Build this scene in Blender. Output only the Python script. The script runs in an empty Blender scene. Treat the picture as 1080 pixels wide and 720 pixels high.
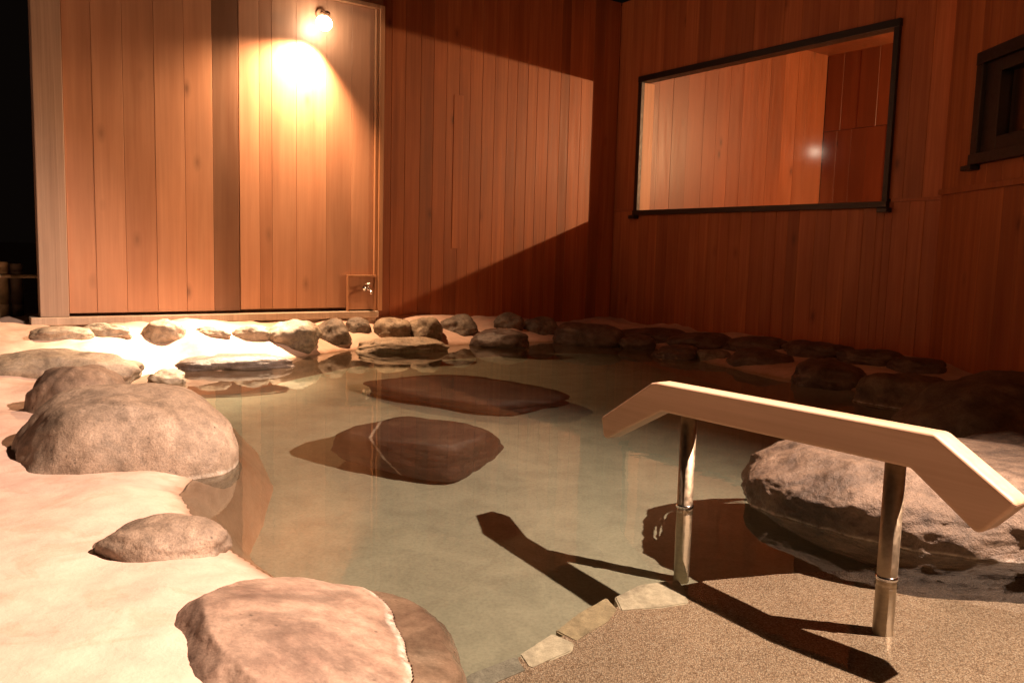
import bpy, bmesh, math, random
import numpy as np
from mathutils import Vector, Matrix, noise

R = math.radians
scene = bpy.context.scene
col = scene.collection
random.seed(7)

# ------------------------------------------------------------------ camera
F = 872.0                       # focal length in pixels of a 1080 wide frame
ROLL = 0.027
PITCH = math.atan(94 / F)
CAM = Vector((0, 0, 0.8))
fw = Vector((0, math.cos(PITCH), -math.sin(PITCH)))
up0 = Vector((0, math.sin(PITCH), math.cos(PITCH)))
rt0 = Vector((1, 0, 0))
rt = math.cos(ROLL) * rt0 + math.sin(ROLL) * up0
up = -math.sin(ROLL) * rt0 + math.cos(ROLL) * up0
cd = bpy.data.cameras.new('camera')
cam = bpy.data.objects.new('camera', cd)
col.objects.link(cam)
m = Matrix((rt, up, -fw)).transposed().to_4x4()
m.translation = CAM
cam.matrix_world = m
cd.sensor_width = 36
cd.lens = F / 1080 * 36
cd.clip_start = 0.02
cd.clip_end = 500
scene.camera = cam

def ray(x, y):
    return fw + rt * ((x - 540) / F) - up * ((y - 360) / F)
def at(x, y, z=0.0):
    d = ray(x, y)
    return CAM + d * ((z - CAM.z) / d.z)
def onplane(x, y, p0, n):
    d = ray(x, y)
    return CAM + d * ((p0 - CAM).dot(n) / d.dot(n))
def under(x, y, z):
    """a point below the water surface (z=0) seen through it, refraction counted"""
    d = ray(x, y).normalized()
    e = CAM + d * (-CAM.z / d.z)
    t = Vector((d.x / 1.33, d.y / 1.33))
    r = Vector((t.x, t.y, -math.sqrt(1 - t.dot(t))))
    return e + r * (z / r.z)

AZ = R(-35.1)
W = Vector((math.sin(AZ), math.cos(AZ), 0))       # along the window wall, away from the camera
U = Vector((math.cos(AZ), -math.sin(AZ), 0))      # along the back wall, towards the right
Z = Vector((0, 0, 1))
DP, DB, SR = 6.6, 6.7, 5.99                        # distance of door panel, back wall, window wall

# ------------------------------------------------------------------ naming helpers
def tag(o, label=None, cat=None, group=None, kind=None):
    if label: o['label'] = label
    if cat: o['category'] = cat
    if group: o['group'] = group
    if kind: o['kind'] = kind
    return o
def empty(name, loc, label, cat, group=None):
    o = bpy.data.objects.new(name, None)
    o.empty_display_size = 0.1
    col.objects.link(o)
    o.location = loc
    return tag(o, label, cat, group)
def link(name, bm, mat, parent=None, smooth=False):
    me = bpy.data.meshes.new(name)
    bm.normal_update()
    bm.to_mesh(me)
    bm.free()
    if smooth:
        me.polygons.foreach_set('use_smooth', [True] * len(me.polygons))
    if mat: me.materials.append(mat)
    o = bpy.data.objects.new(name, me)
    col.objects.link(o)
    if parent:
        o.parent = parent
        o.matrix_parent_inverse = Matrix.Translation(-parent.location)
    return o

# ------------------------------------------------------------------ material helpers
def mat_new(name):
    mt = bpy.data.materials.new(name)
    mt.use_nodes = True
    nt = mt.node_tree
    for n in list(nt.nodes): nt.nodes.remove(n)
    out = nt.nodes.new('ShaderNodeOutputMaterial')
    return mt, nt, out
class G:
    def __init__(s, nt): s.nt = nt
    def n(s, t, **k):
        nd = s.nt.nodes.new(t)
        for a, b in k.items(): setattr(nd, a, b)
        return nd
    def l(s, a, b): s.nt.links.new(a, b)
    def val(s, sock, v):
        if hasattr(v, 'is_output') or isinstance(v, bpy.types.NodeSocket): s.l(v, sock)
        else: sock.default_value = v
    def noise(s, vec, scale, detail=4, rough=.55, dist=0.0):
        nd = s.n('ShaderNodeTexNoise')
        if vec is not None: s.l(vec, nd.inputs['Vector'])
        nd.inputs['Scale'].default_value = scale
        nd.inputs['Detail'].default_value = detail
        nd.inputs['Roughness'].default_value = rough
        nd.inputs['Distortion'].default_value = dist
        return nd.outputs['Fac']
    def voro(s, vec, scale, feature='F1', out='Distance', rnd=1.0):
        nd = s.n('ShaderNodeTexVoronoi', feature=feature)
        if vec is not None: s.l(vec, nd.inputs['Vector'])
        nd.inputs['Scale'].default_value = scale
        nd.inputs['Randomness'].default_value = rnd
        return nd.outputs[out]
    def ramp(s, fac, stops, interp='LINEAR'):
        nd = s.n('ShaderNodeValToRGB')
        nd.color_ramp.interpolation = interp
        e = nd.color_ramp.elements
        while len(e) < len(stops): e.new(.5)
        for i, (p, c) in enumerate(stops):
            e[i].position = p
            e[i].color = (c if len(c) == 4 else (*c, 1)) if isinstance(c, tuple) else (c, c, c, 1)
        s.l(fac, nd.inputs['Fac'])
        return nd.outputs['Color']
    def mix(s, a, b, fac, mode='MIX'):
        nd = s.n('ShaderNodeMix', data_type='RGBA', blend_type=mode)
        s.val(nd.inputs['Factor'], fac)
        s.val(nd.inputs['A'], a if not isinstance(a, tuple) else (*a, 1)[:4])
        s.val(nd.inputs['B'], b if not isinstance(b, tuple) else (*b, 1)[:4])
        return nd.outputs['Result']
    def math(s, op, a, b=0.0):
        nd = s.n('ShaderNodeMath', operation=op)
        s.val(nd.inputs[0], a); s.val(nd.inputs[1], b)
        return nd.outputs[0]
    def vmul(s, v, k):
        nd = s.n('ShaderNodeMapping')
        s.l(v, nd.inputs['Vector'])
        nd.inputs['Scale'].default_value = k
        return nd.outputs['Vector']
    def obj(s): return s.n('ShaderNodeTexCoord').outputs['Object']
    def pos(s): return s.n('ShaderNodeNewGeometry').outputs['Position']
    def bump(s, h, strength, dist=.01, normal=None):
        nd = s.n('ShaderNodeBump')
        nd.inputs['Strength'].default_value = strength
        nd.inputs['Distance'].default_value = dist
        s.l(h, nd.inputs['Height'])
        if normal is not None: s.l(normal, nd.inputs['Normal'])
        return nd.outputs['Normal']
    def bsdf(s, out, color, rough, normal=None, metal=0.0, spec=.5):
        b = s.n('ShaderNodeBsdfPrincipled')
        s.val(b.inputs['Base Color'], color if not isinstance(color, tuple) else (*color, 1)[:4])
        s.val(b.inputs['Roughness'], rough)
        b.inputs['Metallic'].default_value = metal
        b.inputs['Specular IOR Level'].default_value = spec
        if normal is not None: s.l(normal, b.inputs['Normal'])
        s.l(b.outputs[0], out.inputs['Surface'])
        return b

def wood(name, dark, light, across=38, rough=.42, grain=.5, knots=True, spread=.55):
    """planed boards: every board has a random number in the face attribute 'rnd'"""
    mt, nt, out = mat_new(name); g = G(nt)
    a = g.n('ShaderNodeAttribute'); a.attribute_name = 'rnd'
    rnd = a.outputs['Fac']
    p = g.obj()
    off = g.n('ShaderNodeCombineXYZ')
    g.l(g.math('MULTIPLY', rnd, 37.0), off.inputs[2]); g.l(g.math('MULTIPLY', rnd, 91.0), off.inputs[0])
    va = g.n('ShaderNodeVectorMath', operation='ADD'); g.l(p, va.inputs[0]); g.l(off.outputs[0], va.inputs[1])
    v = va.outputs[0]
    fine = g.noise(g.vmul(v, (across * 3, across * 3, 1.6)), 1.0, 6, .6)
    broad = g.noise(g.vmul(v, (across * .45, across * .45, .35)), 1.0, 4, .55, 1.2)
    t = g.math('ADD', g.math('MULTIPLY', fine, .4), g.math('MULTIPLY', broad, .6))
    c = g.ramp(t, [(.33, dark), (.52, tuple((x + y) / 2 for x, y in zip(dark, light))), (.68, light)])
    tone = g.ramp(rnd, [(0, (1 - spread * .6,) * 3), (.18, (1 - spread * .2, 1 - spread * .26, 1 - spread * .3)), (.6, (1.0,) * 3), (1, (1.12, 1.14, 1.16))])
    c = g.mix(c, tone, 1.0, 'MULTIPLY')
    blotch = g.ramp(g.noise(g.vmul(v, (2.2, 2.2, .8)), 1.0, 3), [(.3, .78), (.7, 1.08)])
    c = g.mix(c, blotch, 1.0, 'MULTIPLY')
    if knots:
        kv = g.vmul(v, (5.5, 5.5, 2.6))
        k = g.voro(kv, 1.0)
        kc = g.voro(kv, 1.0, out='Color')
        sel = g.math('GREATER_THAN', kc, .64)
        spot = g.ramp(k, [(.04, 1.0), (.12, .35), (.22, 0.0)])
        c = g.mix(c, tuple(x * .3 for x in dark), g.math('MULTIPLY', g.math('MULTIPLY', spot, sel), .75))
    rr = g.ramp(fine, [(.3, rough - .06), (.7, rough + .1)])
    nrm = g.bump(t, grain, .003)
    g.bsdf(out, c, rr, nrm)
    return mt

def stone(name, base, dark, pale, speck=.35, rough=.7, bump=.7, scale=1.0, crust=None, vein=None, cw=.018):
    mt, nt, out = mat_new(name); g = G(nt)
    p = g.obj()
    big = g.noise(p, 3.2 * scale, 6, .62, .4)
    mid = g.noise(p, 15 * scale, 8, .65)
    fin = g.noise(p, 95 * scale, 4, .7)
    c = g.ramp(big, [(.3, dark), (.5, base), (.72, pale)])
    c = g.mix(c, g.ramp(mid, [(.35, .55), (.62, 1.12)]), .65, 'MULTIPLY')
    c = g.mix(c, g.ramp(fin, [(.35, .45), (.55, 1.0), (.72, 1.3)]), speck, 'MULTIPLY')
    pits = g.ramp(g.voro(p, 26 * scale), [(.08, .35), (.2, 1.0)])
    pm = g.ramp(g.noise(p, 4 * scale, 3), [(.52, 0.0), (.62, 1.0)])
    c = g.mix(c, g.mix(c, pits, 1.0, 'MULTIPLY'), pm)
    h = g.math('ADD', g.math('MULTIPLY', mid, .7), g.math('MULTIPLY', fin, .22))
    if vein:                                       # a pale mineral vein across the stone: (normal, offset, width)
        n, o_, wd = vein
        d = g.n('ShaderNodeVectorMath', operation='DOT_PRODUCT')
        g.l(p, d.inputs[0]); d.inputs[1].default_value = n
        wob = g.math('MULTIPLY', g.math('SUBTRACT', g.noise(p, 14, 5), .5), wd * 2.6)
        x = g.math('ABSOLUTE', g.math('SUBTRACT', g.math('ADD', d.outputs['Value'], wob), o_))
        f = g.ramp(g.math('DIVIDE', x, wd), [(.45, 1.0), (1.0, 0.0)])
        f = g.math('MULTIPLY', f, g.ramp(g.noise(p, 60, 4), [(.3, .25), (.55, 1.0)]))
        c = g.mix(c, (.42, .37, .31), f)
    pat = g.ramp(g.noise(p, 2.1 * scale ** .5, 7, .68, .9), [(.40, .55), (.47, .9), (.56, 1.0), (.66, 1.14)])
    c = g.mix(c, pat, .75, 'MULTIPLY')
    rr = rough
    if crust:                                      # mineral tide line and the damp skin just above the water
        z = g.n('ShaderNodeSeparateXYZ'); g.l(g.pos(), z.inputs[0])
        zz = g.math('ADD', z.outputs[2], g.math('MULTIPLY', g.math('SUBTRACT', g.noise(p, 22, 4), .5), .012))
        line = g.ramp(zz, [(0.0, 0.0), (.002, 1.0), (cw * .6, .9), (cw, 0.0)])
        line = g.math('MULTIPLY', line, g.ramp(g.noise(p, 40, 4), [(.38, 0.1), (.6, 1.0)]))
        c = g.mix(c, (.6, .54, .46), g.math('MULTIPLY', line, crust))
        rr = g.ramp(zz, [(.0, .25), (.05, rough)])
    g.bsdf(out, c, rr, g.bump(h, bump, .02))
    return mt

M = {}
M['cedar_door'] = wood('door boards', (.43, .215, .125), (.57, .315, .19), 15, .42, .2, spread=1.1)
M['cedar_wall'] = wood('wall boards', (.29, .082, .026), (.49, .175, .064), 22, .5, .4, spread=.45)
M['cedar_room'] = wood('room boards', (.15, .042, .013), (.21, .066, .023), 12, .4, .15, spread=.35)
M['cedar_trim'] = wood('trim', (.36, .17, .08), (.52, .28, .15), 40, .45, .3, knots=False, spread=.3)
M['sill'] = wood('weathered sill', (.42, .34, .26), (.6, .5, .4), 40, .6, .5, knots=False, spread=.3)
M['post_wood'] = wood('grey post', (.34, .24, .18), (.50, .37, .28), 40, .6, .5, knots=False, spread=.3)
M['rail'] = wood('pale hinoki', (.56, .35, .215), (.76, .53, .37), 22, .4, .2, knots=False, spread=.1)

M['boulder'] = stone('tan granite', (.34, .25, .18), (.2, .145, .1), (.48, .37, .28), .5, .62, .55, 1.6, crust=.5)
M['rock_red'] = stone('rusty rock', (.36, .25, .185), (.22, .14, .105), (.47, .36, .28), .3, .55, .3, 1.5, crust=1.0, cw=.008)
M['rock_rough'] = stone('rough pink rock', (.18, .122, .082), (.08, .053, .038), (.25, .18, .13), .5, .6, .75, 2.1, crust=.9, cw=.009)
M['brown'] = stone('brown stone', (.24, .16, .11), (.15, .1, .07), (.33, .24, .17), .4, .65, .5, 1.8)
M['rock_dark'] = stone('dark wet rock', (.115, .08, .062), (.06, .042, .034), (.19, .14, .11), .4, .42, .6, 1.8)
M['rock_sub'] = stone('brown submerged rock', (.075, .048, .034), (.045, .029, .022), (.105, .07, .05), .25, .6, .4, 1.0, vein=((.86, .5, .3), -.13, .009))
M['slab'] = stone('brown slab', (.055, .036, .026), (.035, .024, .019), (.08, .054, .04), .25, .6, .4, 1.0)
M['cobble'] = stone('river cobble', (.34, .27, .19), (.2, .15, .11), (.46, .38, .29), .4, .65, .4, 3.0)
M['cobble_grey'] = stone('grey cobble', (.2, .165, .13), (.1, .08, .065), (.3, .25, .2), .4, .6, .5, 3.0)

def mortar():
    mt, nt, out = mat_new('pale mortar'); g = G(nt)
    p = g.pos()
    a = g.noise(p, 1.7, 5, .6, .5); b = g.noise(p, 14, 6, .6); f = g.noise(p, 120, 3, .6)
    c = g.ramp(a, [(.32, (.49, .335, .26)), (.5, (.60, .425, .34)), (.7, (.66, .49, .40))])
    c = g.mix(c, g.ramp(b, [(.3, .82), (.6, 1.05)]), .7, 'MULTIPLY')
    # red-brown mineral stains with their own ragged shape
    st = g.ramp(g.noise(p, 4.3, 6, .6, 1.2), [(.54, 0.0), (.60, .5), (.64, .2), (.70, .65), (.78, .25)])
    c = g.mix(c, (.46, .27, .18), g.math('MULTIPLY', st, .7))
    z = g.n('ShaderNodeSeparateXYZ'); g.l(p, z.inputs[0])
    zz = g.math('ADD', z.outputs[2], g.math('MULTIPLY', g.math('SUBTRACT', b, .5), .03))
    wet = g.ramp(zz, [(.0, 1.0), (.028, 0.0)])
    c = g.mix(c, g.mix(c, (.62, .56, .48), 1.0, 'MULTIPLY'), wet)
    algae = g.ramp(zz, [(0.0, 1.0), (.001, 0.0)])
    rr = g.ramp(zz, [(0, .3), (.05, .72)])
    h = g.math('ADD', g.math('MULTIPLY', b, .7), g.math('MULTIPLY', f, .14))
    g.bsdf(out, c, rr, g.bump(h, .32, .02))
    return mt
M['mortar'] = mortar()

def poolfloor():
    mt, nt, out = mat_new('pool concrete'); g = G(nt)
    p = g.pos()
    a = g.noise(p, .9, 6, .6, .6); b = g.noise(p, 7, 6, .65, .5); f = g.noise(p, 90, 3, .6)
    c = g.ramp(a, [(.3, (.205, .22, .17)), (.5, (.255, .265, .205)), (.7, (.305, .31, .24))])
    c = g.mix(c, g.ramp(b, [(.3, .72), (.6, 1.08)]), .7, 'MULTIPLY')
    c = g.mix(c, g.ramp(f, [(.3, .7), (.6, 1.1)]), .5, 'MULTIPLY')
    g.bsdf(out, c, .85, g.bump(b, .3, .02))
    return mt
M['floor'] = poolfloor()

def aggregate():
    mt, nt, out = mat_new('washed aggregate'); g = G(nt)
    p = g.pos()
    v = g.n('ShaderNodeTexVoronoi'); g.l(p, v.inputs['Vector']); v.inputs['Scale'].default_value = 230
    sp = g.n('ShaderNodeSeparateColor'); g.l(v.outputs['Color'], sp.inputs[0])
    c = g.ramp(sp.outputs[0], [(0, (.25, .17, .11)), (.25, (.37, .27, .19)), (.6, (.43, .33, .235)), (.85, (.47, .375, .28)), (1, (.55, .46, .36))])
    edge = g.ramp(v.outputs['Distance'], [(.35, 1.0), (.75, .45)])
    c = g.mix(c, edge, .8, 'MULTIPLY')
    c = g.mix(c, g.ramp(g.noise(p, 3, 5), [(.35, .8), (.65, 1.1)]), .8, 'MULTIPLY')
    inv = g.math('SUBTRACT', 1.0, v.outputs['Distance'])
    g.bsdf(out, c, .7, g.bump(inv, .8, .006))
    return mt
M['aggregate'] = aggregate()

def plain(name, color, rough=.5, metal=0.0, var=.2, scale=30, spec=.5):
    mt, nt, out = mat_new(name); g = G(nt)
    p = g.obj()
    nz = g.noise(p, scale, 5)
    c = g.mix(color, g.ramp(nz, [(.3, 1 - var), (.7, 1 + var * .5)]), 1.0, 'MULTIPLY')
    rr = g.ramp(nz, [(.3, max(.05, rough - .08)), (.7, rough + .1)])
    g.bsdf(out, c, rr, g.bump(nz, .15, .003), metal, spec)
    return mt
M['frame'] = plain('black aluminium', (.009, .008, .008), .45)
M['bronze'] = plain('brown enamel', (.30, .15, .08), .45)
M['steel'] = plain('brushed steel', (.44, .36, .26), .5, 1.0, .25, 60)
M['chrome'] = plain('chrome', (.75, .75, .75), .12, 1.0, .05)
M['bamboo'] = plain('dry bamboo', (.42, .32, .18), .55, 0, .4, 18)
M['bamboo_dark'] = plain('old bamboo', (.10, .075, .05), .7, 0, .4, 18)
M['rope'] = plain('black twine', (.03, .025, .02), .9)
M['edge_grey'] = stone('grey edging', (.25, .25, .21), (.17, .17, .14), (.33, .32, .27), .5, .7, .3, 2)
M['edge_white'] = stone('white edging', (.58, .54, .42), (.47, .43, .33), (.66, .62, .5), .3, .7, .3, 2)
M['edge_tan'] = stone('tan edging', (.40, .34, .22), (.31, .26, .17), (.48, .42, .29), .4, .7, .3, 2)
M['soil'] = plain('dark soil', (.05, .04, .03), .9)
M['plaster'] = plain('dull boards', (.30, .14, .07), .6)

def glass_pane():
    mt, nt, out = mat_new('window glass'); g = G(nt)
    tr = g.n('ShaderNodeBsdfTransparent'); tr.inputs[0].default_value = (.93, .94, .93, 1)
    gl = g.n('ShaderNodeBsdfGlossy'); gl.inputs['Roughness'].default_value = .1
    fr = g.n('ShaderNodeFresnel'); fr.inputs['IOR'].default_value = 1.38
    mx = g.n('ShaderNodeMixShader')
    g.l(fr.outputs[0], mx.inputs[0]); g.l(tr.outputs[0], mx.inputs[1]); g.l(gl.outputs[0], mx.inputs[2])
    g.l(mx.outputs[0], out.inputs['Surface'])
    return mt
M['glass'] = glass_pane()

def water_mat():
    mt, nt, out = mat_new('still spring water'); g = G(nt)
    b = g.n('ShaderNodeBsdfGlass')
    b.inputs['Color'].default_value = (.95, .95, .90, 1)
    b.inputs['Roughness'].default_value = 0.0
    b.inputs['IOR'].default_value = 1.33
    nz = g.noise(g.pos(), 5.5, 3, .5, .3)
    g.l(g.bump(nz, .035, .02), b.inputs['Normal'])
    g.l(b.outputs[0], out.inputs['Surface'])
    return mt
M['water'] = water_mat()

def emit(name, color, s):
    mt, nt, out = mat_new(name); g = G(nt)
    e = g.n('ShaderNodeEmission'); e.inputs[0].default_value = (*color, 1); e.inputs[1].default_value = s
    g.l(e.outputs[0], out.inputs['Surface'])
    return mt
M['lamp_face'] = emit('lit lamp face', (1, .82, .6), 45)

# ------------------------------------------------------------------ shapes
def bx(bm, o, ax, ay, az, x0, x1, y0, y1, z0, z1, ch=0.0):
    """box in the frame o + ax*x + ay*y + az*z, returns its faces"""
    t = bmesh.new()
    vs = [t.verts.new((x, y, z)) for x in (x0, x1) for y in (y0, y1) for z in (z0, z1)]
    for f in ((0, 1, 3, 2), (4, 6, 7, 5), (0, 4, 5, 1), (2, 3, 7, 6), (0, 2, 6, 4), (1, 5, 7, 3)):
        t.faces.new([vs[i] for i in f])
    bmesh.ops.recalc_face_normals(t, faces=t.faces)
    if ch > 0:
        bmesh.ops.bevel(t, geom=list(t.edges), offset=ch, segments=2, affect='EDGES', profile=.6)
    mp = {}
    for v in t.verts: mp[v] = bm.verts.new(o + ax * v.co.x + ay * v.co.y + az * v.co.z)
    flip = ax.cross(ay).dot(az) < 0
    fs = []
    for f in t.faces:
        l_ = [mp[v] for v in f.verts]
        fs.append(bm.faces.new(l_[::-1] if flip else l_))
    t.free()
    return fs
def tube(bm, p, q, r0, r1=None, n=16, caps=True):
    p = Vector(p); q = Vector(q); r1 = r0 if r1 is None else r1
    d = (q - p).normalized()
    a = d.orthogonal().normalized(); b = d.cross(a)
    A = []; B = []
    for i in range(n):
        t = 2 * math.pi * i / n
        k = a * math.cos(t) + b * math.sin(t)
        A.append(bm.verts.new(p + k * r0)); B.append(bm.verts.new(q + k * r1))
    for i in range(n):
        j = (i + 1) % n
        bm.faces.new((A[i], A[j], B[j], B[i]))
    if caps:
        bm.faces.new(A[::-1]); bm.faces.new(B)
def lathe(bm, o, axis, prof, n=20):
    """prof: list of (distance along axis, radius)"""
    axis = axis.normalized(); a = axis.orthogonal().normalized(); b = axis.cross(a)
    rings = []
    for h, r in prof:
        rings.append([bm.verts.new(o + axis * h + (a * math.cos(2 * math.pi * i / n) + b * math.sin(2 * math.pi * i / n)) * max(r, .0005)) for i in range(n)])
    for A, B in zip(rings, rings[1:]):
        for i in range(n):
            j = (i + 1) % n
            bm.faces.new((A[i], A[j], B[j], B[i]))
    bm.faces.new(rings[0][::-1]); bm.faces.new(rings[-1])
def set_rnd(o, vals):
    at_ = o.data.attributes.new('rnd', 'FLOAT', 'FACE')
    at_.data.foreach_set('value', vals)
def solid(name, boxes, mat, parent=None, seed=0):
    """boxes: list of bx argument tuples; each gets its own rnd"""
    rg = random.Random(seed)
    bm = bmesh.new(); vals = []
    for b in boxes:
        fs = bx(bm, *b); vals += [rg.uniform(.35, .9)] * len(fs)
    o = link(name, bm, mat, parent)
    set_rnd(o, vals)
    return o
def planks(name, o0, d, nrm, s0, s1, z0, z1, mat, parent, width=.15, hole=None, seed=1, edges=None, tones=None, th=.02, groove=.0035):
    """vertical boards from s0 to s1 along d, faces looking along nrm; hole=(a,b,c,d) cut out"""
    rg = random.Random(seed)
    if edges is None:
        edges = [s0]
        while edges[-1] < s1 - width * .7:
            edges.append(edges[-1] + width * rg.uniform(.82, 1.15))
        edges[-1] = s1
    bm = bmesh.new(); vals = []
    for i, (a, b) in enumerate(zip(edges, edges[1:])):
        v = tones[i] if tones and tones[i] is not None else rg.random()
        cells = [(a, b, z0, z1)]
        if hole:
            ha, hb, hc, hd = hole
            cells = []
            for p, q in ((a, min(b, ha)), (max(a, hb), b)):
                if q - p > .004: cells.append((p, q, z0, z1))
            p, q = max(a, ha), min(b, hb)
            if q - p > .004:
                if hc - z0 > .01: cells.append((p, q, z0, hc))
                if z1 - hd > .01: cells.append((p, q, hd, z1))
        lift = rg.uniform(-.0012, .0012)
        for p, q, c, e in cells:
            pts = [(p + .0006, -th), (p + .0006, lift - groove), (p + groove, lift), (q - groove, lift), (q - .0006, lift - groove), (q - .0006, -th)]
            lo = [bm.verts.new(o0 + d * s + nrm * t + Z * c) for s, t in pts]
            hi = [bm.verts.new(o0 + d * s + nrm * t + Z * e) for s, t in pts]
            n = len(pts); fs = []
            for k in range(n):
                j = (k + 1) % n
                fs.append(bm.faces.new((lo[k], lo[j], hi[j], hi[k])))
            fs.append(bm.faces.new(lo[::-1])); fs.append(bm.faces.new(hi))
            vals += [v] * len(fs)
    bmesh.ops.recalc_face_normals(bm, faces=bm.faces)
    o = link(name, bm, mat, parent)
    set_rnd(o, vals)
    return o

def rock(name, label, loc, rad, rz=0, seed=0, mat='boulder', p=2.4, rough=.16, sub=5, flat=None, cat='boulder', group=None, tilt=(0, 0), crag=0.0, recv=True, lip=0.0, taper=0.0):
    """a stone: noise-worn superellipsoid; loc is its centre"""
    bm = bmesh.new()
    bmesh.ops.create_icosphere(bm, subdivisions=sub, radius=1)
    rx, ry, rz_ = rad
    so = Vector((seed * 13.7, seed * 5.3, seed * 9.1))
    for v in bm.verts:
        d = v.co.normalized()
        k = (abs(d.x) ** p + abs(d.y) ** p + abs(d.z) ** p) ** (-1 / p)
        q = d * k
        n1 = noise.noise(d * 1.1 + so); n2 = noise.noise(d * 2.6 + so * 2); n3 = noise.fractal(d * 6 + so, .9, 2.1, 4)
        k2 = 1 + rough * (1.1 * n1 + .55 * n2 + .18 * n3)
        if crag:
            c = noise.ridged_multi_fractal(d * 1.7 + so, .9, 2.2, 5, .9, 2.0)
            k2 += crag * (c - 1.0) * .35
        q = q * k2
        if flat is not None and q.z > flat: q.z = flat + (q.z - flat) * .22
        v.co = Vector((q.x * rx, q.y * ry, q.z * rz_))
    o = link(name, bm, M[mat], None, True)
    o.location = loc
    o.rotation_euler = (tilt[0], tilt[1], rz)
    tag(o, label, cat, group)
    if lip:                                        # step added at the water line to narrow a dark render line
        o.rotation_euler = (tilt[0], tilt[1], rz)
        mw = Matrix.Translation(loc) @ o.rotation_euler.to_matrix().to_4x4(); mi = mw.inverted()
        for v in o.data.vertices:
            q = mw @ v.co
            if q.z < .0015:
                q.z -= lip * min(1, max(0, (q.z + .3) / .2)); v.co = mi @ q
    if taper:                                      # flanks drawn in below the water line
        o.rotation_euler = (tilt[0], tilt[1], rz)
        mw = Matrix.Translation(loc) @ o.rotation_euler.to_matrix().to_4x4(); mi = mw.inverted()
        for v in o.data.vertices:
            q = mw @ v.co
            if q.z < 0:
                q.z *= 2.0
                k = max(.3, 1 + taper * q.z)
                q.x = loc.x + (q.x - loc.x) * k; q.y = loc.y + (q.y - loc.y) * k; v.co = mi @ q
    if recv: RECV.append(o)
    return o
RECV = []

# ------------------------------------------------------------------ shoreline, ground, pool
shore_px = [(278, 603), (240, 577), (205, 545), (190, 520), (215, 495), (232, 470), (222, 445), (200, 424), (150, 412), (125, 404), (160, 394), (197, 391), (233, 391),
            (287, 381), (325, 375), (360, 370), (400, 368), (450, 365), (520, 362), (590, 360), (655, 361), (685, 366), (715, 375), (760, 385), (800, 394), (840, 402), (880, 408), (915, 414), (960, 425)]
SH = [at(x, y) for x, y in shore_px]
SH += [Vector((2.55, 4.4, 0)), Vector((2.6, 3.2, 0)), Vector((2.6, 1.2, 0)), Vector((2.3, .9, 0)), Vector((0, .95, 0)), Vector((-.32, 1.2, 0)), at(372, 720), at(375, 690), at(345, 640)]
poly = np.array([(p.x, p.y) for p in SH])
def sdist(X, Y):
    """signed distance to the shoreline, negative over the water"""
    d = np.full(X.shape, 1e9); inside = np.zeros(X.shape, bool)
    for (x0, y0), (x1, y1) in zip(poly, np.roll(poly, -1, 0)):
        ex, ey = x1 - x0, y1 - y0
        t = np.clip(((X - x0) * ex + (Y - y0) * ey) / (ex * ex + ey * ey), 0, 1)
        d = np.minimum(d, np.hypot(X - x0 - t * ex, Y - y0 - t * ey))
        c = ((y0 > Y) != (y1 > Y))
        xi = (x1 - x0) * (Y - y0) / (y1 - y0 + 1e-12) + x0
        inside ^= c & (X < xi)
    return np.where(inside, -d, d)
def axis_line(a, b, step, far):
    mid = list(np.arange(a, b + 1e-6, step))
    lo = []; s = step; x = a
    while x > -far: s *= 1.5; x -= s; lo.append(x)
    hi = []; s = step; x = b
    while x < far: s *= 1.5; x += s; hi.append(x)
    return np.array(lo[::-1] + mid + hi)
gx = axis_line(-4.2, 3.4, .024, 150); gy = axis_line(.2, 8.6, .024, 150)
GX, GY = np.meshgrid(gx, gy)
SD = sdist(GX, GY)
DW = GX * W.x + GY * W.y; SU = GX * U.x + GY * U.y
def sm(a, b, x):
    t = np.clip((x - a) / (b - a), 0, 1); return t * t * (3 - 2 * t)
top = .055 + .17 * sm(4.4, 6.2, DW) * (1 - .55 * sm(3.6, 5.4, SU)) + .05 * sm(5.2, 5.9, SU) * (1 - sm(4.4, 6.2, DW))
und = np.zeros(GX.shape)
for j in range(GX.shape[0]):
    for i in range(GX.shape[1]):
        if abs(SD[j, i]) < 3:
            und[j, i] = noise.fractal(Vector((GX[j, i] * 2.1, GY[j, i] * 2.1, 3.3)), 1, 2, 4)
out_h = top * (1 - np.exp(-np.maximum(SD, 0) / (.10 + .22 * sm(4.0, 6, DW)))) + und * (.02 + .03 * sm(3.6, 5.5, DW)) * np.clip(SD / .15, 0, 1)
in_h = -.04 * sm(0, .03, -SD) - .66 * sm(0, .26, -SD) + und * .02 * np.clip(-SD / .1, 0, 1)
GZ = np.where(SD > 0, out_h, in_h)
far_f = sm(2.0, 5.0, SD); GZ = GZ * (1 - far_f) + far_f * .08
nx, ny = len(gx), len(gy)
verts = np.stack([GX, GY, GZ], -1).reshape(-1, 3)
idx = np.arange(nx * ny).reshape(ny, nx)
faces = np.stack([idx[:-1, :-1], idx[:-1, 1:], idx[1:, 1:], idx[1:, :-1]], -1).reshape(-1, 4)
me = bpy.data.meshes.new('ground'); me.from_pydata(verts.tolist(), [], faces.tolist())
me.polygons.foreach_set('use_smooth', [True] * len(me.polygons))
me.materials.append(M['mortar'])
ground = bpy.data.objects.new('ground', me); col.objects.link(ground); tag(ground, kind='structure'); RECV.append(ground)
def gz(x, y):
    i = int(np.clip(np.searchsorted(gx, x), 1, nx - 1)); j = int(np.clip(np.searchsorted(gy, y), 1, ny - 1))
    return float(GZ[j, i])

def hit(px, py):
    """first point of the ground (or water) on the line of sight through a pixel"""
    d = ray(px, py); t = .5
    while t < 12:
        q = CAM + d * t
        if q.z <= max(gz(q.x, q.y), 0): return q
        t += .01
    return at(px, py, 0)

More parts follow.
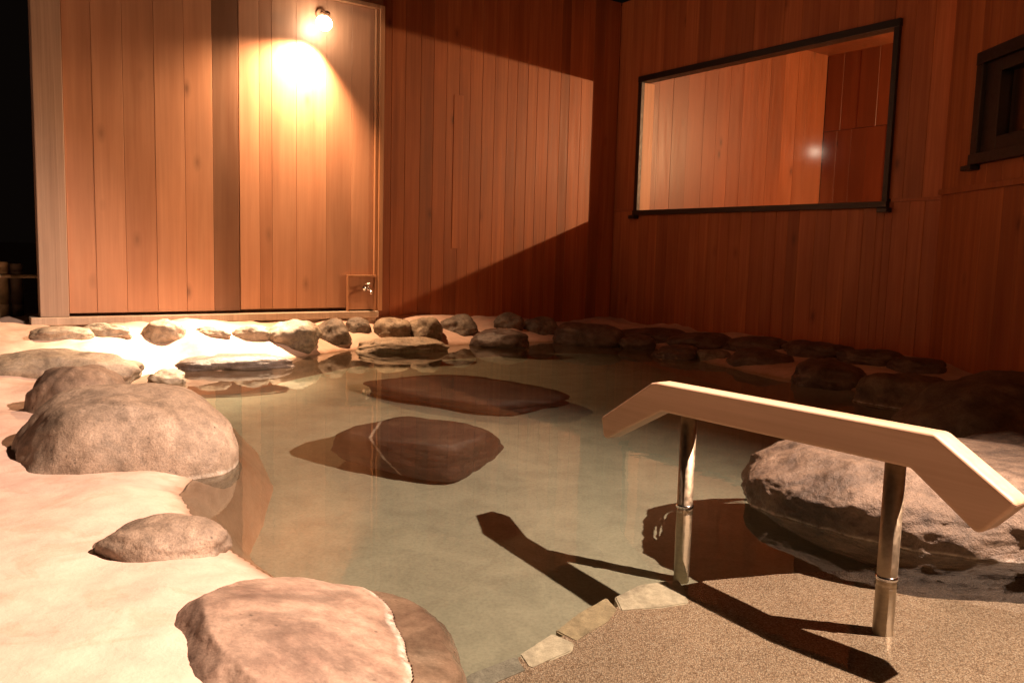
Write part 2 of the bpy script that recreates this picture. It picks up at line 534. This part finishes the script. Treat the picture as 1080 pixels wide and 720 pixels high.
def sheet(name, pts, z, mat, depth=0.0, kind='structure', n=1):
    bm = bmesh.new()
    t = [bm.verts.new((p[0], p[1], z)) for p in pts]
    f = bm.faces.new(t)
    if f.normal.z < 0 or sum((a[0] * b[1] - b[0] * a[1]) for a, b in zip(pts, pts[1:] + pts[:1])) < 0:
        f.normal_flip()
    if depth:
        r = bmesh.ops.extrude_face_region(bm, geom=[f])
        bmesh.ops.translate(bm, verts=[v for v in r['geom'] if isinstance(v, bmesh.types.BMVert)], vec=(0, 0, -depth))
        bmesh.ops.recalc_face_normals(bm, faces=bm.faces)
    o = link(name, bm, mat)
    tag(o, kind=kind)
    return o
pool_floor = sheet('pool_floor', [(-3, .6), (3, .6), (3, 8.4), (-3, 8.4)], -.62, M['floor']); RECV.append(pool_floor)
# entry step of washed aggregate: its edge runs through these points seen through the water
ZS = -.34
edge_px = [(470, 745), (500, 712), (548, 692), (603, 666), (650, 640), (690, 622), (745, 612)]
EP = [under(x, y, ZS) for x, y in edge_px]
step_pts = [(p.x, p.y) for p in EP] + [(.80, 2.36), (1.05, 2.4), (2.5, 2.9), (2.58, .95), (0, .98), (-.3, 1.25)]
step = sheet('pool_step', step_pts[::-1], ZS, M['aggregate'], .4); RECV.append(step)
bm = bmesh.new()
bmesh.ops.create_grid(bm, x_segments=22, y_segments=30, size=.5)
for v in bm.verts: v.co = Vector((.05 + v.co.x * 5.5, 4.45 + v.co.y * 7.5, 0))
water = tag(link('water', bm, M['water'], None, True), kind='structure')
bpy.context.view_layer.update()

# edging stones along the lip of the step
def edging(pxs, z, mat, label, h=.07, grow=.0):
    """a flat block whose top corners are seen at pxs through the water"""
    ps = [under(x, y, z) for x, y in pxs]
    bm = bmesh.new()
    t = [bm.verts.new(p) for p in ps]
    b = [bm.verts.new(p - Z * h) for p in ps]
    n = len(ps)
    bm.faces.new(t); bm.faces.new(b[::-1])
    for i in range(n):
        j = (i + 1) % n
        bm.faces.new((t[j], t[i], b[i], b[j]))
    bmesh.ops.recalc_face_normals(bm, faces=bm.faces)
    bmesh.ops.bevel(bm, geom=list(bm.edges), offset=.004, segments=2, affect='EDGES')
    for v in bm.verts: v.co += noise.noise_vector(v.co * 18) * .004
    c = sum(ps, Vector()) / n - Z * h
    for v in bm.verts: v.co -= c
    o = link('edging_stone', bm, M[mat]); o.location = c
    tag(o, label, 'edging stone', 'edging stones along the lip of the pool step'); RECV.append(o)
edging([(470, 735), (494, 710), (545, 690), (556, 706), (520, 722), (488, 745)], ZS + .004, 'edge_grey', 'dark grey stone of the step edging, touching the front red-brown boulder')
edging([(548, 689), (583, 667), (606, 677), (604, 686), (562, 704), (556, 702)], ZS + .005, 'edge_white', 'palest cream stone of the step edging, between the grey and the tan one')
edging([(586, 665), (610, 645), (640, 630), (652, 642), (643, 655), (609, 676)], ZS + .004, 'edge_tan', 'tan rounded stone of the step edging, crossed by the tip of the rail shadow')
edging([(648, 630), (675, 616), (715, 610), (722, 622), (727, 636), (700, 640), (655, 643)], ZS + .005, 'edge_white', 'pale edging stone at the foot of the rear handrail post')

# ------------------------------------------------------------------ door panel wall (a timber shed front with two sliding doors)
P0 = W * DP
shed = empty('timber_shed', P0 + U * 1.9 + Z * .2, 'honey coloured shed front of wide vertical boards with two tall doors on a pale sill', 'shed')
NW = -W
def sx(px, y=180): return onplane(px, y, P0, W).dot(U)
Z0, ZT = .285, 2.80
e1 = [sx(p, 250) for p in (71, 101, 133, 165.5, 196.5, 225.5, 252.5)]
d1 = planks('door', P0, U, NW, e1[0], e1[-1], Z0, ZT, M['cedar_door'], shed, edges=e1, tones=[.62, .74, .58, .8, .66, .02], seed=3, groove=.0025)
d1['label'] = 'left sliding door of wide pale boards with one dark board'
e2 = [sx(p, 250) for p in (254, 275, 288, 313.5, 345, 371, 394)]
d2 = planks('door', P0 - NW * .018, U, NW, e2[0], e2[-1], Z0 + .006, ZT, M['cedar_door'], shed, edges=e2, tones=[.7, .3, .62, .6, .57, .61], seed=4, groove=.0018)
d2['label'] = 'right door with the bright lamp spot'
solid('corner_post', [(P0, U, NW, Z, sx(42, 320), e1[0] - .004, -.10, .022, .262, 3.3, .004)], M['post_wood'], shed)
solid('side_trim', [(P0, U, NW, Z, e2[-1] + .003, e2[-1] + .032, -.10, .012, .262, ZT, .003),
                    (P0, U, NW, Z, e2[-1] + .035, e2[-1] + .075, -.10, .03, .262, ZT + .03, .003)], M['cedar_trim'], shed, 5)
solid('head_trim', [(P0, U, NW, Z, e1[0], e2[-1] + .034, -.10, .026, ZT + .002, ZT + .035, .003)], M['cedar_trim'], shed, 6)
solid('sill', [(P0, U, NW, Z, sx(32, 338), e2[-1] + .03, -.10, .055, .205, .26, .006)], M['sill'], shed, 7)
planks('head_panel', P0, U, NW, e1[0], e2[-1] + .07, ZT + .04, 3.3, M['cedar_door'], shed, width=.2, seed=9)
solid('back_wall', [(P0, U, NW, Z, sx(42, 320) + .002, e2[-1] + .07, -.135, -.102, -.02, 3.29)], M['plaster'], shed)
solid('foundation', [(P0, U, NW, Z, sx(45, 320), e2[-1] + .03, -.10, -.004, -.1, .203)], M['sill'], shed, 2)
nx0, nx1, nz0, nz1 = sx(366, 310), sx(396, 310), .262, .565
niche = solid('tap_box', [(P0, U, NW, Z, nx0 + .012, nx1 - .012, -.008, .006, nz0 + .012, nz1 - .012)], M['cedar_door'], shed, 8)
solid('box_trim', [(P0, U, NW, Z, nx0, nx1, -.01, .02, nz1 - .012, nz1 + .006, .002), (P0, U, NW, Z, nx0 - .004, nx0 + .011, -.01, .019, nz0, nz1 - .0125, .002),
                   (P0, U, NW, Z, nx1 - .011, nx1 + .003, -.01, .019, nz0, nz1 - .0125, .002)], M['cedar_trim'], niche, 3)

# water tap in its box
tp = onplane(385, 304, P0, W)
tap = empty('water_tap', tp, 'small chrome water tap in the low wooden box beside the right door', 'tap')
bm = bmesh.new()
lathe(bm, tp, NW, [(.006, .026), (.012, .026), (.014, .011), (.05, .011), (.052, .016), (.08, .016), (.084, .009)], 18)
tube(bm, tp + NW * .066, tp + NW * .066 + Z * .035, .012, .009)
body = link('tap_body', bm, M['chrome'], tap, True)
bm = bmesh.new()
pts = [tp + NW * .08, tp + NW * .105 - Z * .004, tp + NW * .12 - Z * .02, tp + NW * .122 - Z * .045]
for a, b in zip(pts, pts[1:]): tube(bm, a, b, .0095)
link('spout', bm, M['chrome'], tap, True)
bm = bmesh.new()
hc = tp + NW * .066 + Z * .042
for k in range(3):
    t = k * math.pi / 3 + .3
    v = U * math.cos(t) + NW * math.sin(t)
    tube(bm, hc - v * .026, hc + v * .026, .006, n=10)
lathe(bm, hc - Z * .008, Z, [(0, .012), (.016, .012), (.02, .006)], 14)
link('handle', bm, M['chrome'], tap, True)

# spot lamp fixed in front of the door head
LS = sx(343, 24)
lampP = onplane(343, 21, W * (DP - .13), W)
aim = (P0 + U * (LS - .95) + NW * .30 + Z * .15 - lampP).normalized()
spot = empty('wall_spotlight', lampP, 'small glowing spotlight high on the right shed door', 'spotlight')
bm = bmesh.new()
lathe(bm, lampP - aim * .10, aim, [(.03, .014), (.036, .022), (.06, .026), (.1, .03), (.112, .032), (.113, .03), (.102, .028)], 24)
link('housing', bm, M['bronze'], spot, True)
bm = bmesh.new()
lathe(bm, lampP + aim * .0035, aim, [(-.02, .03), (-.008, .05), (.012, .062), (.036, .064), (.06, .054), (.076, .032), (.081, .008)], 24)
link('lens', bm, M['lamp_face'], spot, True)
bm = bmesh.new()
q = lampP - aim * .045
tube(bm, q, q + W * .08 + Z * .03, .008, n=10); tube(bm, q + W * .08 + Z * .03, q + W * .122 + Z * .035, .008, n=10)
lathe(bm, q + W * .118 + Z * .035, W, [(0, .032), (.006, .04), (.024, .04)], 20)
link('bracket', bm, M['bronze'], spot, True)

# ------------------------------------------------------------------ back wall
B0 = W * DB
s0 = e2[-1] + .078
bw = empty('back_wall', B0 + U * 4.6, 'back wall of narrow reddish cedar boards to the right of the shed doors', 'wall')
planks('boarding', B0, U, NW, s0, SR - .004, -.12, 3.4, M['cedar_wall'], bw, width=.135, seed=11, groove=.0028)
solid('backing', [(B0, U, NW, Z, s0 - .07, SR + .0, -.12, -.026, -.3, 3.39)], M['plaster'], bw)
# shorter repair board let into the wall with a cut end (pale strip with knots)
pa, pb = onplane(478, 150, B0, W).dot(U), onplane(485, 150, B0, W).dot(U)
solid('repair_board', [(B0, U, NW, Z, pa, pb + .03, -.01, .006, onplane(480, 262, B0, W).z, onplane(480, 100, B0, W).z, .002)], M['cedar_wall'], bw, 15)

# ------------------------------------------------------------------ window wall
NR = -U
R0 = U * SR + W * DB          # corner; distance d runs towards the camera along -W
DW_ = -W
ww = empty('window_wall', R0 + DW_ * 1.7, 'right wall of narrow cedar boards around the wide lit window', 'wall')
HA, HB, HC, HD = .365, 3.085, 1.245, 2.575
DEND = 3.54
LEDGE = 1.268
hole = (HA, HB, HC, HD)
planks('lower_boarding', R0, DW_, NR, .004, DEND, -.14, LEDGE - .012, M['cedar_wall'], ww, width=.135, hole=hole, seed=21, groove=.0028)
planks('upper_boarding', R0, DW_, NR, .004, DEND, LEDGE + .014, 3.4, M['cedar_wall'], ww, width=.16, hole=hole, seed=22, groove=.0028)
solid('ledge_strip', [(R0, DW_, NR, Z, .006, HA - .045, -.02, .012, LEDGE - .011, LEDGE + .013, .002), (R0, DW_, NR, Z, HB + .05, DEND - .002, -.02, .012, LEDGE - .011, LEDGE + .013, .002)], M['cedar_wall'], ww, 4)
solid('backing', [(R0, DW_, NR, Z, -.12, HA - .002, -.10, -.024, -.3, 3.38), (R0, DW_, NR, Z, HB + .002, DEND, -.10, -.024, -.3, 3.38),
                  (R0, DW_, NR, Z, HA, HB, -.10, -.024, -.3, HC - .002), (R0, DW_, NR, Z, HA, HB, -.10, -.024, HD + .002, 3.38)], M['cedar_wall'], ww)
win = empty('window', R0 + DW_ * 1.72 + Z * HC, 'wide window in a thin black frame looking into a lit cedar room', 'window')
fr = solid('frame', [(R0, DW_, NR, Z, HA - .035, HB + .035, -.09, .035, HD - .03, HD + .028, .004), (R0, DW_, NR, Z, HA - .035, HB + .035, -.09, .045, HC - .032, HC + .016, .004),
                     (R0, DW_, NR, Z, HA - .032, HA + .018, -.012, .033, HC + .017, HD - .031, .004), (R0, DW_, NR, Z, HB - .014, HB + .03, -.088, .033, HC + .017, HD - .031, .004)], M['frame'], win)
solid('jamb_lining', [(R0, DW_, NR, Z, HA - .03, HA + .008, -.16, -.013, HC + .017, HD - .031, .002)], M['cedar_trim'], win, 3)
for s in (HA - .03, HB + .005):
    solid('foot', [(R0, DW_, NR, Z, s - .03, s + .055, .002, .075, HC - .07, HC - .034, .006)], M['frame'], fr)
# the pane is tilted to move the spotlight's reflection down and left
pr = Matrix.Rotation(R(1.9), 4, 'Z')
pc = R0 + DW_ * ((HA + HB) / 2) + Z * ((HC + HD) / 2) - NR * .055
pd = (pr.to_3x3() @ DW_); pv = Matrix.Rotation(R(-3.2), 3, pd) @ Z
bm = bmesh.new()
hw, hh = (HB - HA) / 2 - .012, (HD - HC) / 2 - .014
f = bm.faces.new([bm.verts.new(pc + pd * a + pv * b) for a, b in ((-hw, -hh), (hw, -hh), (hw, hh), (-hw, hh))])
link('pane', bm, M['glass'], win)

# room behind the window
room = empty('inner_room', R0 + U * 1.5 + DW_ * 2 , 'cedar boarded room seen through the wide window', 'room')
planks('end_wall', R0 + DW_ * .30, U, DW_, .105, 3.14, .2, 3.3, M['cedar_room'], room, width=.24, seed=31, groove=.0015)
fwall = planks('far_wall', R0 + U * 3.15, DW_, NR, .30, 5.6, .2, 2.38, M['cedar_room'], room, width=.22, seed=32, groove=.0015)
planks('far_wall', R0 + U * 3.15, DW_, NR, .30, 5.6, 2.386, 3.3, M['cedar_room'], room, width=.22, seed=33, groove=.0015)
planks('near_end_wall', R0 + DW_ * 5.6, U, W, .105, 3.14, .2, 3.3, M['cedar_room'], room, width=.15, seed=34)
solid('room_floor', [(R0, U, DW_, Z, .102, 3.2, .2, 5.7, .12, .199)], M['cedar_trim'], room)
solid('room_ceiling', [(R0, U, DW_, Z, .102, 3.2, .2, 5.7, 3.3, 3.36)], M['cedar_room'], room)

# ------------------------------------------------------------------ side wall on the right
E0 = R0 + DW_ * 3.53 + NR * .035
sd = Vector((math.sin(R(2.0)), -math.cos(R(2.0)), 0))      # runs towards the camera, the front edge slightly left of the window wall
sd = Vector((math.sin(R(0.0)) * 1 + 0.0, -1, 0)).normalized()
sn = Vector((-1, 0, 0))
sw = empty('side_wall', E0 + sd * 1.0, 'right edge wall of cedar boards with a moulding below a small dark window', 'wall')
def sp(px, py): 
    v = onplane(px, py, E0, sn); return ((v - E0).dot(sd), v.z)
MZ = sp(1030, 198)[1]
wa = sp(1036, 120)[0]; wz0 = sp(1040, 166)[1]; wz1 = sp(1060, 52)[1]
whole = (wa, wa + 1.0, wz0, wz1)
planks('lower_boarding', E0, sd, sn, 0, 5.4, -.5, MZ - .02, M['cedar_wall'], sw, width=.2, seed=41, groove=.0028)
planks('upper_boarding', E0, sd, sn, 0, 5.4, MZ + .022, 3.6, M['cedar_wall'], sw, width=.2, hole=whole, seed=42, groove=.0028)
solid('moulding', [(E0, sd, sn, Z, .0, 5.4, -.02, .022, MZ - .019, MZ + .021, .004)], M['cedar_wall'], sw, 4)
solid('backing', [(E0, sd, sn, Z, .003, wa - .003, -.12, -.022, -.5, 3.6), (E0, sd, sn, Z, wa + 1.003, 5.4, -.12, -.022, -.5, 3.6),
                  (E0, sd, sn, Z, wa, wa + 1.0, -.12, -.022, -.5, wz0 - .002), (E0, sd, sn, Z, wa, wa + 1.0, -.12, -.022, wz1 + .002, 3.6)], M['cedar_wall'], sw)
w2 = empty('small_window', E0 + sd * (wa + .5) + Z * wz0, 'small window with a heavy black double frame at the right edge', 'window')
f2 = solid('frame', [(E0, sd, sn, Z, wa - .05, wa + 1.05, -.10, .04, wz1 - .05, wz1 + .03, .004), (E0, sd, sn, Z, wa - .05, wa + 1.05, -.10, .045, wz0 - .04, wz0 + .03, .004),
                     (E0, sd, sn, Z, wa - .045, wa + .03, -.098, .038, wz0 + .031, wz1 - .051, .004), (E0, sd, sn, Z, wa + .96, wa + 1.045, -.098, .038, wz0 + .031, wz1 - .051, .004)], M['frame'], w2)
solid('foot', [(E0, sd, sn, Z, wa - .09, wa + .03, .002, .07, wz0 - .075, wz0 - .042, .006)], M['frame'], f2)
solid('sash', [(E0, sd, sn, Z, wa + .032, wa + .20, -.07, .012, wz0 + .032, wz1 - .052, .003), (E0, sd, sn, Z, wa + .50, wa + .62, -.07, .012, wz0 + .032, wz1 - .052, .003),
               (E0, sd, sn, Z, wa + .201, wa + .499, -.068, .01, wz0 + .032, wz0 + .12, .003), (E0, sd, sn, Z, wa + .201, wa + .499, -.068, .01, wz1 - .13, wz1 - .052, .003)], M['frame'], w2)
bm = bmesh.new()
bm.faces.new([bm.verts.new(E0 + sd * a - sn * .05 + Z * b) for a, b in ((wa + .04, wz0 + .04), (wa + .955, wz0 + .04), (wa + .955, wz1 - .06), (wa + .04, wz1 - .06))])
link('pane', bm, M['glass'], w2)
solid('blind', [(E0, sd, sn, Z, wa + .01, wa + .99, -.16, -.13, wz0 - .1, wz1 + .1)], M['cedar_wall'], w2)

# ------------------------------------------------------------------ handrail
p1 = at(935, 612); p2 = at(722, 536)
rd = (p2 - p1).normalized(); rn = Vector((rd.y, -rd.x, 0))
if rn.dot(CAM - p1) < 0: rn = -rn
rail = empty('handrail', Vector(((p1.x + p2.x) / 2, (p1.y + p2.y) / 2, ZS)), 'bent pale wooden handrail on two steel posts standing in the water', 'handrail')
prof = [(1.062, .232), (1.047, .168), (1.03, .160), (.775, .302), (-.055, .308), (-.215, .196), (-.232, .200), (-.296, .275), (-.292, .288), (-.108, .402), (.80, .394), (.825, .388)]
bm = bmesh.new()
TH = .036
A = [bm.verts.new(p1 + rd * s + Z * z + rn * TH) for s, z in prof]
B = [bm.verts.new(p1 + rd * s + Z * z - rn * TH) for s, z in prof]
n = len(prof)
bm.faces.new(A); bm.faces.new(B[::-1])
for i in range(n):
    j = (i + 1) % n
    bm.faces.new((A[j], A[i], B[i], B[j]))
bmesh.ops.recalc_face_normals(bm, faces=bm.faces)
bmesh.ops.bevel(bm, geom=[e for e in bm.edges if len(e.link_faces) == 2 and e.calc_face_angle() > .5], offset=.009, segments=4, affect='EDGES', profile=.5)
o = link('grip_beam', bm, M['rail'], rail)
set_rnd(o, [.6] * len(o.data.polygons))
# its grain runs along the beam, so it gets its own turned coordinates
tm = Matrix((rn, rd.cross(rn), rd)).transposed().to_4x4()
o.data.transform(tm.inverted()); o.matrix_basis = tm
for q_, zb, zt in ((p1, ZS, .315), (p2, -.62, .31)):
    bm = bmesh.new()
    q_ = Vector((q_.x, q_.y, 0))
    lathe(bm, Vector((q_.x, q_.y, zb)), Z, [(0, .025), (zt - zb, .025)], 28)
    ps = link('post', bm, M['steel'], rail, True); RECV.append(ps)
    for f in ps.data.polygons:
        if abs(f.normal.z) > .9: f.use_smooth = False
    bm = bmesh.new()
    lathe(bm, Vector((q_.x, q_.y, .004)), Z, [(0, .0252), (.002, .0275), (.006, .0282), (.010, .0275), (.012, .0252)], 28)
    link('waterline_glint', bm, M['chrome'], ps, True)  # chrome ring added for the glint of the meniscus around the post
# ------------------------------------------------------------------ boulders
def mid(a, b): return (a + b) * .5
rock('boulder', 'largest pale tan boulder on the left bank, lit from above, half in the water', Vector((-1.39, 2.98, -.10)), (.385, .37, .365), .5, 3, 'boulder', 2.6, .085, 6)
rock('boulder', 'small brown rounded boulder just behind the largest left boulder', Vector((-1.93, 3.62, .06)), (.20, .19, .20), .2, 8, 'brown', 2.2, .14, 5)
c = at(163, 580, .05)
rock('boulder', 'small speckled stone half buried in the pale mortar of the left bank', c + Vector((0, .05, -.01)), (.16, .11, .07), .25, 12, 'boulder', 2.2, .15, 5, cat='stone')
c = at(330, 650, .0)
rock('boulder', 'front red-brown boulder with a white mineral vein, sloping into the water', Vector((-.395, 1.575, -.162)), (.325, .36, .29), .3, 23, 'rock_red', 2.15, .085, 7, flat=.68, tilt=(.0, .27), lip=.008)
rock('boulder', 'big rough pinkish boulder standing in the water behind the handrail', Vector((1.42, 2.63, -.04)), (.62, .46, .28), -.12, 31, 'rock_rough', 2.5, .11, 7, flat=.80, crag=.13, taper=.95)
rock('boulder', 'dim grey boulder at the foot of the side wall, behind the rough pinkish boulder', Vector((2.33, 3.75, -.05)), (.52, .42, .37), .3, 37, 'rock_rough', 2.3, .14, 5)
rock('boulder', 'dim low rock at the right edge between the pinkish boulder and the grey one', Vector((2.02, 3.1, -.05)), (.36, .3, .22), .1, 39, 'rock_rough', 2.3, .16, 5)
rock('boulder', 'brown block of rock lying wholly under water in the middle of the pool', Vector((-.41, 3.74, -.345)), (.33, .28, .285), -.5, 44, 'rock_sub', 4.2, .10, 6, flat=.85)
c = under(495, 412, -.4)
rock('boulder', 'dark flat slab under water near the back of the pool', Vector((c.x, c.y, -.42)), (.62, .4, .2), -.6, 47, 'slab', 3.0, .16, 5, flat=.8, cat='rock slab')

def rim(x0, x1, yb, yt, label, zb=None, mat='cobble', seed=1, name='rim_stone', cat='stone', deep=.8, p=2.3, group='stones set in the mortar rim', rough=.14, lift=0.0):
    """a stone whose foot is seen at row yb between columns x0 and x1 and its crest at row yt"""
    xm = (x0 + x1) / 2
    b = at(xm, yb, zb) if zb is not None else hit(xm, yb)
    depth = (b - CAM).dot(fw)
    wd = (x1 - x0) / F * depth / 2
    view = Vector((b.x, b.y, 0)).normalized()
    c = b + view * wd * deep * .7
    top = CAM + ray(xm, yt) * ((c - CAM).dot(fw))
    h = max(top.z - b.z, .03)
    rot = math.atan2(view.y, view.x) - math.pi / 2
    rg = random.Random(seed)
    p = rg.uniform(2.0, 3.0); rough *= rg.uniform(1.0, 1.7); rot += rg.uniform(-.3, .3)
    return rock(name, label, Vector((c.x, c.y, b.z + h * .12 + lift)), (wd * 1.08, wd * deep * 1.15, h * .68), rot, seed, mat, p, rough, 5, cat=cat, group=group)

rim(-8, 132, 402, 362, 'long low pale rock at the left end of the rim, below the shed corner', .05, 'cobble', 51, 'boulder', 'boulder', .5, group=None)
rim(192, 302, 389, 371, 'flat dark wet rock at the waterline under the left door', .0, 'rock_dark', 52, deep=.4)
rim(158, 192, 404, 388, 'small pale stone standing at the edge of the water on the left', .0, 'cobble', 53)
rim(40, 92, 356, 342, 'flat pale stone of the rim below the left corner post', None, 'cobble', 54, deep=.5)
rim(88, 136, 355, 338, 'flat oval stone of the rim, second from the corner post', None, 'cobble', 55, deep=.5)
rim(155, 194, 359, 334, 'upright egg shaped pale stone of the rim under the left door', None, 'cobble', 56, deep=.7)
rim(207, 242, 355, 341, 'low oval stone in the brightest part of the rim', None, 'cobble', 57, deep=.6)
rim(247, 283, 358, 339, 'leaning oval stone of the rim below the seam between the doors', None, 'cobble', 58, deep=.6)
rim(281, 336, 364, 333, 'large round tan cobble of the rim under the right door', None, 'cobble', 59, deep=.7)
rim(333, 368, 361, 332, 'dark grey cobble of the rim, left of the tap', None, 'cobble_grey', 60, deep=.8)
rim(365, 390, 349, 332, 'small dark cobble of the rim right below the tap', None, 'cobble_grey', 61)
rim(395, 432, 354, 331, 'tan cobble of the rim just right of the shed end', None, 'cobble', 62)
rim(429, 466, 356, 329, 'rounded brown cobble of the rim, second to the right of the tap box', None, 'cobble', 63)
rim(466, 500, 350, 328, 'dark cobble of the rim under the repair board', None, 'cobble_grey', 64)
rim(378, 470, 371, 352, 'broad flat rock at the waterline below the tap', .0, 'cobble', 65, deep=.35)
rim(498, 556, 366, 342, 'dark wedge shaped rock at the waterline of the back wall', .0, 'rock_dark', 66, deep=.5)
rim(520, 552, 346, 327, 'small dark cobble high on the rim under the shadow line', None, 'cobble_grey', 67)
rim(552, 588, 350, 330, 'flat dim cobble of the rim between the two dark ones', None, 'cobble_grey', 68)
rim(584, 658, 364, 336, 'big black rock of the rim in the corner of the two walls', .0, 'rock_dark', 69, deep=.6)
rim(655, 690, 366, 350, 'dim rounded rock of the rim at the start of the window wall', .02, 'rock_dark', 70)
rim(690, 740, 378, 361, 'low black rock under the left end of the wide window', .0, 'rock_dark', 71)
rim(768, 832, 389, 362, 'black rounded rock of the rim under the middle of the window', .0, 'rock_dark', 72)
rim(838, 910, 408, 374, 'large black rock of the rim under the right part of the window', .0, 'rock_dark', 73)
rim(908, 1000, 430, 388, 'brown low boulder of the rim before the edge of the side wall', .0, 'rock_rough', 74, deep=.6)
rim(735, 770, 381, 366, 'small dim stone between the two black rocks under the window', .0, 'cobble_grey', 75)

for i, (x0, x1, yb, yt, lb) in enumerate(((660, 715, 358, 345, 'first flat dark stone added to darken the foot of the window wall, next to the corner'), (712, 768, 364, 350, 'flat dark stone added to darken the wall foot under the left third of the window'),
                                      (770, 826, 368, 355, 'flat dark stone added to darken the wall foot behind the black rounded rock'), (832, 890, 375, 361, 'flat dark stone added to darken the wall foot behind the large black rock'),
                                      (892, 950, 381, 367, 'long dark stone added to darken the wall foot right of the large black rock'), (945, 990, 390, 376, 'last dark stone added to darken the wall foot, where the side wall begins'))):
    rim(x0 - 5, x1 + 5, yb + 2, yt - 3, lb, None, 'rock_dark', 81 + i, deep=.75)  # dark stones added over the pale ledge so the wall foot stays dim

# ------------------------------------------------------------------ bamboo fence beyond the left end of the shed
FD = W * 7.15
fence = empty('bamboo_fence', FD + U * .3 + Z * .05, 'low bamboo fence with tied crossbars in the dark beyond the shed', 'fence')
def fs(px, y=320): return onplane(px, y, FD, W)
def bamboo(name, p, q, r, mat, parent, step=.24):
    bm = bmesh.new()
    L = (q - p).length; d = (q - p) / L
    prof_ = []; h = 0; k = .06
    while h < L:
        prof_ += [(h, r), (min(h + k - .012, L), r * .97), (min(h + k - .004, L), r * 1.06), (min(h + k, L), r * 1.0)]
        h += k; k = step
    prof_ = [(min(a, L), b) for a, b in prof_]
    lathe(bm, p, d, prof_, 14)
    return link(name, bm, M[mat], parent, True)
zt = fs(4, 276).z; zb = .02
for px, r, mt, t in ((-62, .034, 'bamboo', zt), (-45, .03, 'bamboo_dark', zt - .03), (-25, .036, 'bamboo', zt), (4, .037, 'bamboo', zt), (18.5, .043, 'bamboo_dark', zt - .012), (52, .034, 'bamboo', zt)):
    v = fs(px)
    bamboo('post', Vector((v.x, v.y, zb)), Vector((v.x, v.y, t)), r, mt, fence)
for py, r in ((291, .014), (342, .016)):
    z_ = fs(20, py).z
    a, b = fs(-75), fs(70)
    bamboo('crossbar', Vector((a.x, a.y, z_)) + NW * .045, Vector((b.x, b.y, z_)) + NW * .045, r, 'bamboo', fence, .22)
    for px in (-62, -25, 4, 18.5, 52):
        v = fs(px)
        bm = bmesh.new()
        lathe(bm, Vector((v.x, v.y, z_ - .014)), Z, [(0, .046), (.008, .049), (.02, .049), (.028, .046)], 14)
        link('tie', bm, M['rope'], fence, True)

# ------------------------------------------------------------------ light: night, three lamps and an added fill
world = bpy.data.worlds.new('World'); scene.world = world
world.use_nodes = True
bg = world.node_tree.nodes['Background']
bg.inputs[0].default_value = (.5, .32, .24, 1)
bg.inputs[1].default_value = .004

def spotlamp(name, loc, target, power, color, cone, blend, radius):
    ld = bpy.data.lights.new(name, 'SPOT')
    ld.energy = power; ld.color = color; ld.spot_size = R(cone); ld.spot_blend = blend; ld.shadow_soft_size = radius
    o = bpy.data.objects.new(name, ld); col.objects.link(o)
    o.location = loc
    o.rotation_euler = (Vector(target) - Vector(loc)).to_track_quat('-Z', 'Y').to_euler()
    ld.cycles.is_caustics_light = True
    return o
spotlamp('key_lamp', (2.85, 1.6, 3.9), (-1.35, 1.75, 0), 3350, (1, .70, .53), 78, .65, .02)
spotlamp('spotlight_flood', lampP + aim * .09, lampP + aim, 600, (1, .56, .29), 126, .75, .03)
beam_to = at(215, 364, .12)
spotlamp('spotlight_beam', lampP + aim * .092, beam_to, 2300, (1, .72, .48), 40, 1.0, .03)
spotlamp('wall_fill_lamp', (.2, -2.2, 3.4), (1.9, 5.6, 2.1), 270, (1, .32, .11), 52, 1.0, .25)  # added fill behind the camera, brightens the right-hand walls
rl = bpy.data.lights.new('room_lamp', 'POINT'); rl.energy = 620; rl.color = (1, .55, .26); rl.shadow_soft_size = .04
ro = bpy.data.objects.new('room_lamp', rl); col.objects.link(ro)
ro.location = R0 + U * 2.85 + DW_ * 3.9 + Z * 2.38
rl.cycles.is_caustics_light = True

water.cycles.is_caustics_caster = True
for o in RECV: o.cycles.is_caustics_receiver = True

# ------------------------------------------------------------------ render settings
vs = scene.view_settings
scene.display_settings.display_device = 'sRGB'
vs.view_transform = 'Standard'; vs.look = 'None'; vs.exposure = .32; vs.gamma = 1; vs.use_curve_mapping = False
scene.render.engine = 'CYCLES'
cy = scene.cycles
cy.use_denoising = True
cy.max_bounces = 10; cy.diffuse_bounces = 7; cy.glossy_bounces = 5; cy.transmission_bounces = 8; cy.transparent_max_bounces = 8
cy.caustics_reflective = False; cy.caustics_refractive = True
cy.sample_clamp_indirect = 2.0
cy.blur_glossy = .5
